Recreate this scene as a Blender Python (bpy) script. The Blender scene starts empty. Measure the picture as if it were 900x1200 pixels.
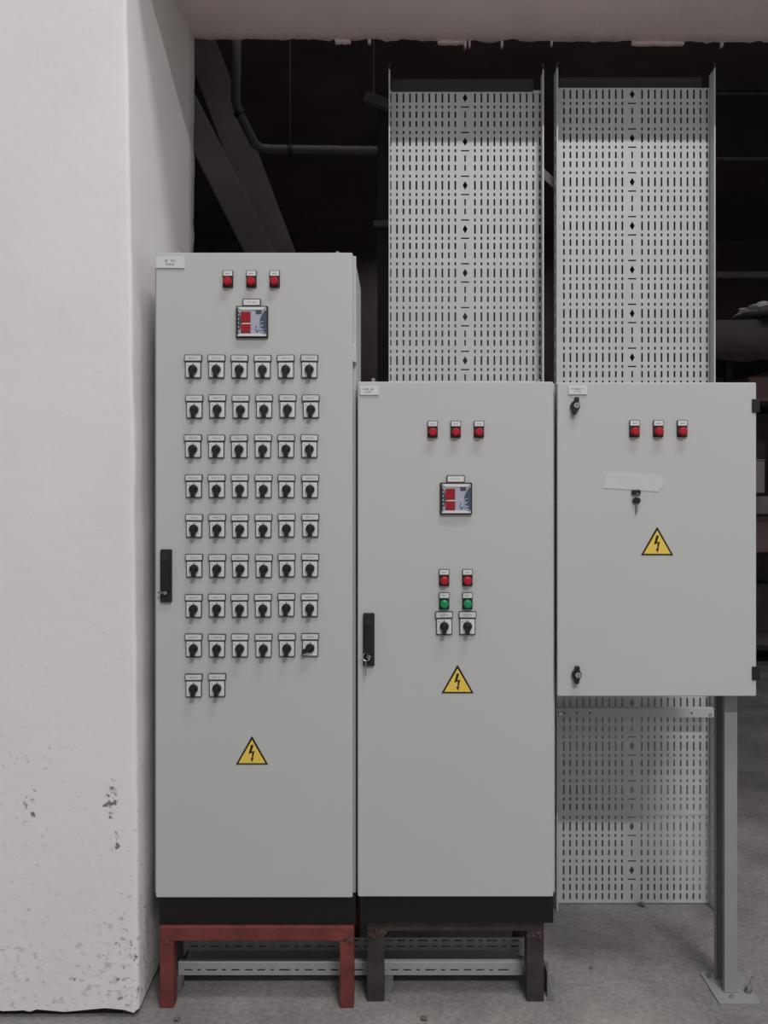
import bpy, bmesh, math, random
from mathutils import Vector, Matrix, noise

random.seed(7)
scene = bpy.context.scene
C = scene.collection

# ------------------------------------------------------------------ camera, world, lamps, exposure
F, CX, CY, H, D0 = 1000.0, 468.0, 575.0, 1.57, 2.586      # focal (px), principal point, eye height, distance to doors
cam_d = bpy.data.cameras.new('camera'); cam = bpy.data.objects.new('camera', cam_d); C.objects.link(cam)
cam.location = (0, -D0, H); cam.rotation_euler = (math.pi/2, 0, 0)
cam_d.sensor_fit = 'VERTICAL'; cam_d.sensor_height = 36; cam_d.sensor_width = 27
cam_d.lens = F/1200*36
cam_d.shift_x = (450-CX)/1200; cam_d.shift_y = -(600-CY)/1200
cam_d.clip_start = 0.05; cam_d.clip_end = 100
scene.camera = cam

world = bpy.data.worlds.new('world'); scene.world = world; world.use_nodes = True
bg = world.node_tree.nodes['Background']
bg.inputs[0].default_value = (1.0, 0.985, 0.985, 1); bg.inputs[1].default_value = 0.34

def lamp(name, loc, sx, sy, power, target):
    l = bpy.data.lights.new(name, 'AREA'); l.shape = 'RECTANGLE'; l.size = sx; l.size_y = sy
    l.energy = power; l.color = (1.0, 0.995, 0.988)
    o = bpy.data.objects.new(name, l); C.objects.link(o); o.location = loc
    o.rotation_euler = (0, 0, 0)
    return o
# three rows of ceiling tubes of the hall, above and behind the photographer
lamp('hall_lamp', (1.25, -1.9, 7.0), 2.4, 0.8, 135, None)
lamp('hall_lamp', (1.9, -6.2, 7.0), 2.0, 0.2, 370, None)
lamp('hall_lamp', (2.6, -12.8, 7.0), 2.4, 0.3, 90, None)
# unseen fill lights added in the store to lift ducts, rear wall and rack
lamp('store_fill_lamp', (-0.6, 2.2, 5.3), 1.2, 0.12, 5, None)
lamp('store_fill_lamp', (0.5, 9.6, 5.3), 1.2, 0.12, 8, None)
lamp('store_fill_lamp', (3.6, 3.9, 5.3), 1.2, 0.12, 12, None)

scene.view_settings.view_transform = 'Standard'; scene.view_settings.look = 'None'
scene.view_settings.gamma = 1; scene.view_settings.use_curve_mapping = False
scene.view_settings.exposure = -0.05

# ------------------------------------------------------------------ helpers
S = D0/F
def wx(px, D=D0): return (px-CX)*D/F
def wz(py, D=D0): return H-(py-CY)*D/F
def lin(c): c /= 255.0; return c/12.92 if c <= 0.04045 else ((c+0.055)/1.055)**2.4
def rgb(r, g, b): return (lin(r), lin(g), lin(b), 1)

def mat(name, col, rough=0.5, metal=0.0, var=0.0, vscale=6.0, bump=0.0, bscale=80.0, col2=None, spec=0.5):
    m = bpy.data.materials.new(name); m.use_nodes = True
    nt = m.node_tree; b = nt.nodes['Principled BSDF']
    b.inputs['Base Color'].default_value = col; b.inputs['Roughness'].default_value = rough
    b.inputs['Metallic'].default_value = metal; b.inputs['Specular IOR Level'].default_value = spec
    tc = nt.nodes.new('ShaderNodeTexCoord')
    if var > 0 or col2:
        n = nt.nodes.new('ShaderNodeTexNoise'); n.inputs['Scale'].default_value = vscale; n.inputs['Detail'].default_value = 6
        nt.links.new(tc.outputs['Object'], n.inputs['Vector'])
        r = nt.nodes.new('ShaderNodeValToRGB'); r.color_ramp.elements[0].position = 0.3; r.color_ramp.elements[1].position = 0.7
        if col2 is None: col2 = tuple(min(1, c*(1-var)) for c in col[:3])+(1,)
        r.color_ramp.elements[0].color = col2; r.color_ramp.elements[1].color = col
        nt.links.new(n.outputs['Fac'], r.inputs['Fac']); nt.links.new(r.outputs['Color'], b.inputs['Base Color'])
    if bump > 0:
        n2 = nt.nodes.new('ShaderNodeTexNoise'); n2.inputs['Scale'].default_value = bscale; n2.inputs['Detail'].default_value = 4
        nt.links.new(tc.outputs['Object'], n2.inputs['Vector'])
        bp = nt.nodes.new('ShaderNodeBump'); bp.inputs['Strength'].default_value = bump; bp.inputs['Distance'].default_value = 0.01
        nt.links.new(n2.outputs['Fac'], bp.inputs['Height']); nt.links.new(bp.outputs['Normal'], b.inputs['Normal'])
    return m

M = {}
M['paint'] = mat('light_grey_powder_coat', rgb(193,194,193), 0.55, 0, 0.03, 1.5, 0.04, 900)
M['paint2'] = mat('mid_grey_coat', rgb(168,170,170), 0.5, 0, 0.04, 3)
M['seal'] = mat('black_rubber', rgb(26,26,26), 0.7, 0, 0.2, 20)
M['plinth'] = mat('black_plinth_coat', rgb(12,9,10), 0.5, 0, 0.25, 8)
M['black'] = mat('black_plastic', rgb(24,24,25), 0.42, 0, 0.15, 30)
M['blackmatt'] = mat('dull_black_plastic', rgb(31,31,32), 0.6, 0, 0.15, 30)
M['frame_dark'] = mat('dark_grey_plastic', rgb(66,68,71), 0.5, 0, 0.1, 40)
M['silver'] = mat('silver_foil', rgb(228,229,231), 0.3, 0.08, 0.06, 60)
M['legend'] = mat('legend_foil', rgb(214,215,218), 0.35, 0.08, 0.06, 60)
M['white'] = mat('white_plastic', rgb(222,222,222), 0.45, 0, 0.05, 60)
M['nameplate'] = mat('white_label', rgb(214,216,215), 0.5, 0, 0.04, 60)
M['ink'] = mat('grey_ink', rgb(98,99,103), 0.6, 0, 0.1, 90)
M['inkl'] = mat('faint_ink', rgb(150,151,156), 0.6, 0, 0.1, 90)
M['chrome'] = mat('chrome', rgb(205,205,208), 0.22, 0.9, 0.05, 60)
M['yellow'] = mat('warning_yellow', rgb(240,207,86), 0.5, 0, 0.08, 60)
M['signblack'] = mat('sign_black', rgb(34,18,14), 0.5, 0, 0.1, 60)
M['red'] = mat('red_lens', rgb(186,22,42), 0.3, 0, 0.15, 60)
M['green'] = mat('green_lens', rgb(8,150,92), 0.3, 0, 0.15, 60)
M['display'] = mat('red_display', rgb(160,24,38), 0.35, 0, 0.2, 90)
M['display2'] = mat('red_segments', rgb(190,50,40), 0.35, 0, 0.2, 90)
M['meterface'] = mat('pale_lilac_face', rgb(176,179,196), 0.4, 0, 0.06, 60)
M['meterblue'] = mat('slate_blue_face', rgb(74,82,104), 0.4, 0, 0.1, 60)
M['meterink'] = mat('pale_blue_ink', rgb(172,196,222), 0.5, 0, 0.1, 90)
M['meterdark'] = mat('dark_slate_ink', rgb(70,72,86), 0.5, 0, 0.1, 90)
M['redpaint'] = mat('red_oxide_primer', rgb(124,58,55), 0.6, 0, 0, 14, 0.25, 60, col2=rgb(98,44,43))
M['weld'] = mat('weld_scale', rgb(104,82,76), 0.65, 0.2, 0, 60, 0.8, 120, col2=rgb(62,48,46))
M['browniron'] = mat('bare_brown_steel', rgb(78,70,70), 0.55, 0.3, 0, 18, 0.2, 60, col2=rgb(56,50,51))
M['postpaint'] = mat('grey_steel_coat', rgb(150,149,151), 0.55, 0.0, 0.08, 8, 0.08, 200)
M['postdark'] = mat('grey_primer', rgb(120,117,119), 0.6, 0.0, 0.15, 12)
M['tape'] = mat('clear_tape', rgb(203,205,203), 0.35, 0, 0.03, 40)
M['keysteel'] = mat('key_steel', rgb(150,150,152), 0.35, 0.8, 0.1, 60)
M['dirt'] = mat('rubble', rgb(120,112,106), 0.9, 0, 0.4, 60, 0.5, 150)
M['backdark'] = mat('sooty_wall', rgb(158,140,142), 0.9, 0, 0.4, 1.5)
M['duct'] = mat('dusty_grey_duct', rgb(150,140,138), 0.75, 0, 0.3, 3)
M['pipe'] = mat('dusty_pipe', rgb(128,122,122), 0.6, 0, 0.25, 4)
M['iron'] = mat('dark_iron', rgb(66,62,63), 0.6, 0.2, 0.25, 6)
M['carton'] = mat('pale_carton', rgb(236,226,225), 0.8, 0, 0.12, 5)
M['cartonbrown'] = mat('brown_carton', rgb(196,168,166), 0.8, 0, 0.2, 5)
M['cratedark'] = mat('dark_crate', rgb(112,102,104), 0.8, 0, 0.2, 5)
M['tarp'] = mat('dusty_tarpaulin', rgb(112,104,101), 0.85, 0, 0.35, 3)
M['plasticsheet'] = mat('crumpled_white_sheet', rgb(244,240,234), 0.5, 0, 0.1, 8)
M['wood'] = mat('grey_timber', rgb(226,220,217), 0.8, 0, 0.2, 6)

def galv(name, col, rough, metal):
    m = bpy.data.materials.new(name); m.use_nodes = True; nt = m.node_tree; b = nt.nodes['Principled BSDF']
    tc = nt.nodes.new('ShaderNodeTexCoord')
    v = nt.nodes.new('ShaderNodeTexVoronoi'); v.inputs['Scale'].default_value = 45
    n = nt.nodes.new('ShaderNodeTexNoise'); n.inputs['Scale'].default_value = 2.2; n.inputs['Detail'].default_value = 5
    nt.links.new(tc.outputs['Object'], v.inputs['Vector']); nt.links.new(tc.outputs['Object'], n.inputs['Vector'])
    sep = nt.nodes.new('ShaderNodeSeparateColor'); nt.links.new(v.outputs['Color'], sep.inputs[0])
    a = nt.nodes.new('ShaderNodeMath'); a.operation = 'MULTIPLY_ADD'; a.inputs[1].default_value = 0.16; a.inputs[2].default_value = 0.34
    nt.links.new(sep.outputs[0], a.inputs[0])
    a2 = nt.nodes.new('ShaderNodeMath'); a2.operation = 'MULTIPLY_ADD'; a2.inputs[1].default_value = 0.5
    nt.links.new(n.outputs['Fac'], a2.inputs[0]); nt.links.new(a.outputs[0], a2.inputs[2])
    mx = nt.nodes.new('ShaderNodeMix'); mx.data_type = 'RGBA'
    mx.inputs['A'].default_value = tuple(c*0.72 for c in col[:3])+(1,); mx.inputs['B'].default_value = col
    nt.links.new(a2.outputs[0], mx.inputs['Factor']); nt.links.new(mx.outputs['Result'], b.inputs['Base Color'])
    b.inputs['Roughness'].default_value = rough; b.inputs['Metallic'].default_value = metal
    return m
M['galv'] = galv('galvanised_sheet', rgb(214,216,219), 0.5, 0.2)
M['galv2'] = galv('galvanised_strut', rgb(204,203,204), 0.5, 0.15)
M['galvdull'] = galv('dull_galvanised', rgb(182,182,185), 0.6, 0.2)  # darker, rougher galvanised tone for the floor tray

def wall_mat():
    m = bpy.data.materials.new('white_plaster'); m.use_nodes = True; nt = m.node_tree; b = nt.nodes['Principled BSDF']
    N, L = nt.nodes.new, nt.links.new
    tc = N('ShaderNodeTexCoord'); sep = N('ShaderNodeSeparateXYZ'); L(tc.outputs['Object'], sep.inputs[0])
    base = N('ShaderNodeTexNoise'); base.inputs['Scale'].default_value = 1.6; base.inputs['Detail'].default_value = 7
    L(tc.outputs['Object'], base.inputs['Vector'])
    r = N('ShaderNodeValToRGB'); r.color_ramp.elements[0].position = 0.3; r.color_ramp.elements[1].position = 0.72
    r.color_ramp.elements[0].color = rgb(230,226,225); r.color_ramp.elements[1].color = rgb(239,236,236)
    L(base.outputs['Fac'], r.inputs['Fac'])
    # chips: speckles that thicken towards the foot of the wall
    sp = N('ShaderNodeTexNoise'); sp.inputs['Scale'].default_value = 48; sp.inputs['Detail'].default_value = 3; sp.inputs['Roughness'].default_value = 0.6
    L(tc.outputs['Object'], sp.inputs['Vector'])
    big = N('ShaderNodeTexNoise'); big.inputs['Scale'].default_value = 3.2; big.inputs['Detail'].default_value = 3
    L(tc.outputs['Object'], big.inputs['Vector'])
    hm = N('ShaderNodeMapRange'); hm.inputs['From Min'].default_value = 0.0; hm.inputs['From Max'].default_value = 1.5
    hm.inputs['To Min'].default_value = 0.055; hm.inputs['To Max'].default_value = -0.09
    L(sep.outputs['Z'], hm.inputs['Value'])
    bm_ = N('ShaderNodeMath'); bm_.operation = 'MULTIPLY_ADD'; bm_.inputs[1].default_value = 0.22; bm_.inputs[2].default_value = -0.11
    L(big.outputs['Fac'], bm_.inputs[0])
    s1 = N('ShaderNodeMath'); s1.operation = 'ADD'; L(sp.outputs['Fac'], s1.inputs[0]); L(hm.outputs[0], s1.inputs[1])
    s2 = N('ShaderNodeMath'); s2.operation = 'ADD'; L(s1.outputs[0], s2.inputs[0]); L(bm_.outputs[0], s2.inputs[1])
    # two scuffed patches where the plaster has been knocked
    prev = s2.outputs[0]
    for (px, pz, rx, rz, amt) in ((-1.105, 0.63, 0.035, 0.08, 0.21), (-1.08, 0.60, 0.03, 0.03, 0.10), (-0.855, 0.66, 0.03, 0.15, 0.20), (-0.84, 0.52, 0.012, 0.05, 0.25), (-0.88, 0.64, 0.05, 0.10, 0.09), (-0.80, 0.10, 0.06, 0.16, 0.06), (-0.795, 1.30, 0.012, 0.02, 0.3)):
        dx = N('ShaderNodeMath'); dx.operation = 'SUBTRACT'; dx.inputs[1].default_value = px; L(sep.outputs['X'], dx.inputs[0])
        dz = N('ShaderNodeMath'); dz.operation = 'SUBTRACT'; dz.inputs[1].default_value = pz; L(sep.outputs['Z'], dz.inputs[0])
        ax = N('ShaderNodeMath'); ax.operation = 'DIVIDE'; ax.inputs[1].default_value = rx; L(dx.outputs[0], ax.inputs[0])
        az = N('ShaderNodeMath'); az.operation = 'DIVIDE'; az.inputs[1].default_value = rz; L(dz.outputs[0], az.inputs[0])
        cx = N('ShaderNodeCombineXYZ'); L(ax.outputs[0], cx.inputs[0]); L(az.outputs[0], cx.inputs[2])
        ln = N('ShaderNodeVectorMath'); ln.operation = 'LENGTH'; L(cx.outputs[0], ln.inputs[0])
        mr = N('ShaderNodeMapRange'); mr.inputs['From Min'].default_value = 1.0; mr.inputs['From Max'].default_value = 0.2
        mr.inputs['To Min'].default_value = 0.0; mr.inputs['To Max'].default_value = amt
        L(ln.outputs['Value'], mr.inputs['Value'])
        ad = N('ShaderNodeMath'); ad.operation = 'ADD'; L(prev, ad.inputs[0]); L(mr.outputs[0], ad.inputs[1]); prev = ad.outputs[0]
    th = N('ShaderNodeMapRange'); th.inputs['From Min'].default_value = 0.705; th.inputs['From Max'].default_value = 0.80
    L(prev, th.inputs['Value'])
    mx = N('ShaderNodeMix'); mx.data_type = 'RGBA'; L(th.outputs[0], mx.inputs['Factor'])
    L(r.outputs['Color'], mx.inputs['A']); mx.inputs['B'].default_value = rgb(132,124,120)
    mp_ = N('ShaderNodeMapping'); mp_.inputs['Rotation'].default_value = (0, .7, 0); mp_.inputs['Scale'].default_value = (1, 1, 1.25)
    L(tc.outputs['Object'], mp_.inputs['Vector'])
    fs = N('ShaderNodeTexNoise'); fs.inputs['Scale'].default_value = 42; fs.inputs['Detail'].default_value = 4; L(mp_.outputs[0], fs.inputs['Vector'])
    fa = N('ShaderNodeMath'); fa.operation = 'ADD'; L(fs.outputs['Fac'], fa.inputs[0]); L(hm.outputs[0], fa.inputs[1])
    fb_ = N('ShaderNodeMath'); fb_.operation = 'ADD'; L(fa.outputs[0], fb_.inputs[0]); L(bm_.outputs[0], fb_.inputs[1])
    fr_ = N('ShaderNodeMapRange'); fr_.inputs['From Min'].default_value = 0.62; fr_.inputs['From Max'].default_value = 0.80; fr_.inputs['To Max'].default_value = 0.75
    L(fb_.outputs[0], fr_.inputs['Value'])
    m2 = N('ShaderNodeMix'); m2.data_type = 'RGBA'; L(fr_.outputs[0], m2.inputs['Factor']); L(mx.outputs['Result'], m2.inputs['A']); m2.inputs['B'].default_value = rgb(168,160,157)
    L(m2.outputs['Result'], b.inputs['Base Color']); b.inputs['Roughness'].default_value = 0.9; b.inputs['Specular IOR Level'].default_value = 0.2
    n2 = N('ShaderNodeTexNoise'); n2.inputs['Scale'].default_value = 26; n2.inputs['Detail'].default_value = 6
    L(tc.outputs['Object'], n2.inputs['Vector'])
    sb = N('ShaderNodeMath'); sb.operation = 'MULTIPLY_ADD'; sb.inputs[1].default_value = -0.5; L(th.outputs[0], sb.inputs[0]); L(n2.outputs['Fac'], sb.inputs[2])
    bp = N('ShaderNodeBump'); bp.inputs['Strength'].default_value = 0.10; bp.inputs['Distance'].default_value = 0.012
    L(sb.outputs[0], bp.inputs['Height']); L(bp.outputs['Normal'], b.inputs['Normal'])
    return m
M['plaster'] = wall_mat()
M['lintel'] = mat('raw_grey_plaster', rgb(236,219,214), 0.9, 0, 0.1, 3, 0.35, 110, spec=0.2)
M['core'] = mat('dark_masonry_core', rgb(44,39,37), 0.95, 0, 0.4, 20, 0.6, 60)

def floor_mat():
    m = bpy.data.materials.new('dusty_concrete'); m.use_nodes = True; nt = m.node_tree; b = nt.nodes['Principled BSDF']
    N, L = nt.nodes.new, nt.links.new
    tc = N('ShaderNodeTexCoord')
    n = N('ShaderNodeTexNoise'); n.inputs['Scale'].default_value = 2.4; n.inputs['Detail'].default_value = 9; n.inputs['Roughness'].default_value = 0.62
    L(tc.outputs['Object'], n.inputs['Vector'])
    r = N('ShaderNodeValToRGB'); e = r.color_ramp.elements
    e[0].position = 0.3; e[0].color = rgb(116,112,111); e[1].position = 0.68; e[1].color = rgb(164,160,158)
    L(n.outputs['Fac'], r.inputs['Fac'])
    n3 = N('ShaderNodeTexNoise'); n3.inputs['Scale'].default_value = 60; n3.inputs['Detail'].default_value = 5
    L(tc.outputs['Object'], n3.inputs['Vector'])
    r3 = N('ShaderNodeValToRGB'); e = r3.color_ramp.elements; e[0].position = 0.34; e[0].color = (0.7,0.7,0.7,1); e[1].position = 0.6; e[1].color = (1,1,1,1)
    L(n3.outputs['Fac'], r3.inputs['Fac'])
    mx = N('ShaderNodeMix'); mx.data_type = 'RGBA'; mx.blend_type = 'MULTIPLY'; mx.inputs['Factor'].default_value = 0.8
    L(r.outputs['Color'], mx.inputs['A']); L(r3.outputs['Color'], mx.inputs['B']); L(mx.outputs['Result'], b.inputs['Base Color'])
    b.inputs['Roughness'].default_value = 0.8; b.inputs['Specular IOR Level'].default_value = 0.25
    bp = N('ShaderNodeBump'); bp.inputs['Strength'].default_value = 0.3; bp.inputs['Distance'].default_value = 0.006
    L(n3.outputs['Fac'], bp.inputs['Height']); L(bp.outputs['Normal'], b.inputs['Normal'])
    return m
M['floor'] = floor_mat()

class MB:
    def __init__(s): s.v = []; s.f = []
    def box(s, x0, x1, y0, y1, z0, z1):
        i = len(s.v)
        s.v += [(x,y,z) for z in (z0,z1) for y in (y0,y1) for x in (x0,x1)]
        s.f += [[i+a for a in q] for q in ((0,2,3,1),(4,5,7,6),(0,1,5,4),(1,3,7,5),(3,2,6,7),(2,0,4,6))]
        return s
    def prism(s, poly, y0, y1):                       # polygon in XZ, counter-clockwise seen from the front (-Y)
        i = len(s.v); n = len(poly)
        s.v += [(x,y0,z) for x,z in poly]+[(x,y1,z) for x,z in poly]
        s.f.append([i+k for k in range(n)]); s.f.append([i+n+k for k in reversed(range(n))])
        for k in range(n): s.f.append([i+k, i+n+k, i+n+(k+1)%n, i+(k+1)%n])
        return s
    def cyl(s, c, r, y0, y1, n=24, r1=None):          # axis Y, r at y0 and r1 at y1
        r1 = r if r1 is None else r1; i = len(s.v)
        for y, q in ((y0,r),(y1,r1)):
            s.v += [(c[0]+q*math.cos(2*math.pi*k/n), y, c[1]+q*math.sin(2*math.pi*k/n)) for k in range(n)]
        s.f.append([i+k for k in range(n)]); s.f.append([i+n+k for k in reversed(range(n))])
        for k in range(n): s.f.append([i+k, i+n+k, i+n+(k+1)%n, i+(k+1)%n])
        return s
    def tube(s, pts, r, n=12, close=False):
        pts = [Vector(p) for p in pts]; rings = []
        up = Vector((0,0,1)); m = len(pts)
        for k, p in enumerate(pts):
            if close: d = pts[(k+1)%m]-pts[k-1]
            else: d = pts[min(k+1,m-1)]-pts[max(k-1,0)]
            d.normalize(); a = d.cross(up)
            if a.length < 1e-3: a = d.cross(Vector((0,1,0)))
            a.normalize(); bb = d.cross(a); i = len(s.v)
            s.v += [tuple(p+a*r*math.cos(2*math.pi*q/n)+bb*r*math.sin(2*math.pi*q/n)) for q in range(n)]
            rings.append(i)
        for k in range(m if close else m-1):
            a, b2 = rings[k], rings[(k+1)%m]
            for q in range(n): s.f.append([a+q, a+(q+1)%n, b2+(q+1)%n, b2+q])
        if not close:
            s.f.append([rings[0]+q for q in reversed(range(n))]); s.f.append([rings[-1]+q for q in range(n)])
        return s
    def bar(s, p, q, w, t):                            # rectangular bar between two points
        p, q = Vector(p), Vector(q); d = (q-p).normalized()
        a = d.cross(Vector((0,1,0)));
        if a.length < 1e-3: a = d.cross(Vector((0,0,1)))
        a.normalize(); b2 = d.cross(a).normalized(); i = len(s.v)
        for e in (p,q):
            for sa, sb in ((-1,-1),(1,-1),(1,1),(-1,1)): s.v.append(tuple(e+a*sa*w/2+b2*sb*t/2))
        s.f += [[i+k for k in q4] for q4 in ((3,2,1,0),(4,5,6,7),(0,1,5,4),(1,2,6,5),(2,3,7,6),(3,0,4,7))]
        return s
    def mesh(s, name, m, smooth=False):
        me = bpy.data.meshes.new(name); me.from_pydata(s.v, [], s.f); me.update()
        b = bmesh.new(); b.from_mesh(me); bmesh.ops.recalc_face_normals(b, faces=b.faces); b.to_mesh(me); b.free()
        me.materials.append(M[m] if isinstance(m, str) else m)
        if smooth:
            for p in me.polygons: p.use_smooth = True
        return me

def link(name, me, parent=None, loc=(0,0,0), rot=(0,0,0), bevel=0, seg=2):
    o = bpy.data.objects.new(name, me); C.objects.link(o); o.location = loc; o.rotation_euler = rot
    if parent: o.parent = parent
    if bevel:
        b = o.modifiers.new('bevel', 'BEVEL'); b.width = bevel; b.segments = seg; b.limit_method = 'ANGLE'; b.angle_limit = 0.7
    return o
def part(name, mb, m, parent=None, loc=(0,0,0), rot=(0,0,0), bevel=0, seg=2, smooth=False):
    return link(name, mb.mesh(name, m, smooth), parent, loc, rot, bevel, seg)
def thing(name, label, cat, loc=(0,0,0), group=None):
    o = bpy.data.objects.new(name, None); C.objects.link(o); o.location = loc; o.empty_display_size = 0.1
    return tag(o, label, cat, group)
def tag(o, label, cat, group=None):
    o['label'] = label; o['category'] = cat
    if group: o['group'] = group
    return o
def struct(name, me, label, loc=(0,0,0)):
    o = link(name, me, None, loc); o['kind'] = 'structure'; o['label'] = label; return o
def rrect(x0, x1, z0, z1, r, n=4):
    out = []
    for cx, cz, a0 in ((x1-r,z0+r,-90),(x1-r,z1-r,0),(x0+r,z1-r,90),(x0+r,z0+r,180)):
        for k in range(n+1):
            a = math.radians(a0+90*k/n); out.append((cx+r*math.cos(a), cz+r*math.sin(a)))
    return out

# ------------------------------------------------------------------ the setting
YF, YB = -0.045, 0.72                                     # front and back face of the masonry around the opening
ZL = 3.312                                               # underside of the lintel
m_ = MB().box(-7, 8, -14, 11.3, -0.12, 0)
struct('floor', m_.mesh('floor', 'floor'), 'dusty grey brown concrete floor')['category'] = 'floor'

# left pier: front face, worn rounded arris, reveal, ragged rear arris
def pier():
    zs = [0.014]+[0.05*k for k in range(1, 67)]+[3.6, 4.5, 5.6]
    verts, faces, rows = [], [], []
    for z in zs:
        t = min(z/3.1, 1.0)
        xc = -0.777-0.037*t+0.010*math.sin(t*math.pi)*0.6
        prof = [(-7.0, YF), (-1.6, YF)]+[(-1.5+.02*q, YF) for q in range(22)]+[ (xc-0.22, YF), (xc-0.10, YF), (xc-0.045, YF)]
        r = 0.013
        for k in range(0, 6):
            a = math.radians(-90+18*k); prof.append((xc-r+r*math.cos(a), YF+r+r*math.sin(a)))
        xr = -0.793
        for k in range(1, 9):
            u = k/9; y0 = YF+r; prof.append((xc+(xr-xc)*u, y0+(YB-0.012-y0)*u))
        prof += [(xr, YB-0.012), (xr-0.02, YB), (-1.5, YB), (-7.0, YB)]
        row = []
        for i, (x, y) in enumerate(prof):
            n = noise.noise(Vector((x*5, y*5, z*5)))*0.004+noise.noise(Vector((x*22, y*22+7, z*22)))*0.0016
            dx = n if i >= 26 and i < len(prof)-2 else 0; dy = -abs(n)*0.6 if 2 <= i <= 29 else 0
            if i in (len(prof)-4, len(prof)-3): dx += noise.noise(Vector((3, 9, z*17)))*0.007
            zz = z
            if z == zs[0] and i < 36: zz = 0.022+0.026*noise.noise(Vector((x*14, 1.7, 0.4)))+0.018*noise.noise(Vector((x*47, 4, 2)))
            row.append(len(verts)); verts.append((x+dx, y+dy, max(zz, 0.003)))
        rows.append(row)
    for a, b in zip(rows, rows[1:]):
        for i in range(len(a)-1): faces.append((a[i], a[i+1], b[i+1], b[i]))
    me = bpy.data.meshes.new('wall_left'); me.from_pydata(verts, [], faces); me.update()
    me.materials.append(M['plaster'])
    for p in me.polygons: p.use_smooth = True
    return me
wl = struct('wall_left', pier(), 'rough white plastered wall end beside the tall cabinet')
cm = MB().box(-7, -0.835, YF+0.022, YB-0.03, 0, 5.5)
part('masonry_core', cm, 'core', wl)

def lintel():
    verts, faces = [], []
    xs = [-0.83+0.02*k for k in range(0, 161)]+[3.2, 4.0, 7.0]
    prof = [(YF, 5.6), (YF, ZL), (YF+0.2, ZL), (YF+0.4, ZL), (YB-0.06, ZL), (YB-0.015, ZL), (YB, ZL+0.015), (YB, 5.6)]
    rows = []
    for x in xs:
        row = []
        for i, (y, z) in enumerate(prof):
            n = noise.noise(Vector((x*9, y*6, 2)))*0.006
            dy = dz = 0
            if 1 < i < 6: dz = n*0.7
            if i in (5, 6):
                dy = noise.noise(Vector((x*13, 5, 1)))*0.02+noise.noise(Vector((x*45, 2, 8)))*0.008
                dz += -0.012*(x+0.8)/2+noise.noise(Vector((x*30, 8, 3)))*0.006
            row.append(len(verts)); verts.append((x, y+dy, z+dz))
        rows.append(row)
    for a, b in zip(rows, rows[1:]):
        for i in range(len(prof)-1): faces.append((a[i], b[i], b[i+1], a[i+1]))
    me = bpy.data.meshes.new('wall_top'); me.from_pydata(verts, [], faces); me.update(); me.materials.append(M['lintel'])
    b = bmesh.new(); b.from_mesh(me); bmesh.ops.recalc_face_normals(b, faces=b.faces); b.to_mesh(me); b.free()
    for p in me.polygons: p.use_smooth = True
    return me
wt = struct('wall_top', lintel(), 'rough plastered lintel with ragged rear edge above the opening')
for px, l, w in ((402,.006,.06),(528,.007,.10),(545,.026,.009),(550,.024,.007),(588,.022,.008),(646,.012,.006),(770,.006,.2),(845,.012,.008),(433,.007,.012)):
    x = wx(px, D0+YB); d = MB(); n = 7
    poly = [(-w/2, 0.014)]+[(-w/2+w*k/n, -l*(0.35+0.65*abs(math.sin(k*2.1+px)))) for k in range(n+1)]+[(w/2, 0.014)]
    d.prism(poly, -0.012, 0.006); part('plaster_drip', d, 'lintel', wt, (x, YB-0.004, ZL-0.004-0.012*(x+0.8)/2))

# the dark store behind the opening
struct('wall_right', MB().box(3.3, 7, YF, YB, 0, 5.6).mesh('wall_right', 'plaster'), 'plastered pier at the far right of the opening')
struct('wall_back', MB().box(-7, 8, 11.0, 11.2, 0, 5.6).mesh('wall_back', 'backdark'), 'sooty rear wall of the dark store')
struct('wall_side', MB().box(-7.2, -7, YB, 11.2, 0, 5.6).mesh('wall_side', 'backdark'), 'sooty left wall of the dark store')
struct('wall_far', MB().box(8, 8.2, YB, 11.2, 0, 5.6).mesh('wall_far', 'backdark'), 'sooty right wall of the dark store')
struct('ceiling', MB().box(-7.2, 8.2, YF+0.1, 11.2, 5.55, 5.7).mesh('ceiling', 'backdark'), 'sooty ceiling of the dark store')

# ------------------------------------------------------------------ things on cabinet doors (parts)
# every device is built around its own centre on the door plane (y = 0), facing -Y
def strokes(w, h, n, seed, t=0.0006):
    r = random.Random(seed); m = MB(); x = -w/2
    step = w/n
    for k in range(n):
        if r.random() < 0.14: x += step; continue
        a = step*r.uniform(0.45, 0.8); hh = h*r.uniform(0.7, 1.0); kind = r.randrange(3)
        if kind == 0: m.box(x, x+a*0.35, -t, 0, -h/2, -h/2+hh); m.box(x, x+a, -t, 0, h/2-h*0.25, h/2)
        elif kind == 1: m.box(x, x+a, -t, 0, -h/2, -h/2+h*0.28); m.box(x+a*0.6, x+a, -t, 0, -h/2, h/2)
        else: m.box(x, x+a, -t, 0, -h*0.14, h*0.14); m.box(x, x+a*0.35, -t, 0, -h/2, h/2)
        x += step
    return m
ME = {}
ME['sw_base'] = MB().prism(rrect(-.0242,.0242,-.0255,.0255,.003), -.005, 0).mesh('rotary_switch', 'frame_dark')
ME['sw_face'] = MB().prism(rrect(-.0215,.0215,-.0222,.0222,.002), -.0062, -.0045).mesh('face_plate', 'silver')
ME['sw_lframe'] = MB().prism(rrect(-.0267,.0267,-.0102,.0102,.0025), -.0075, 0).mesh('legend_frame', 'frame_dark')
ME['sw_legend'] = MB().prism(rrect(-.0243,.0243,-.0078,.0078,.0012), -.0086, -.0072).mesh('legend_plate', 'legend')
ME['sw_text'] = strokes(.024, .0038, 9, 3).mesh('lettering', 'inkl')
kb = MB().cyl((0,0), .0140, -.0055, -.016, 28, .0132)
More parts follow.
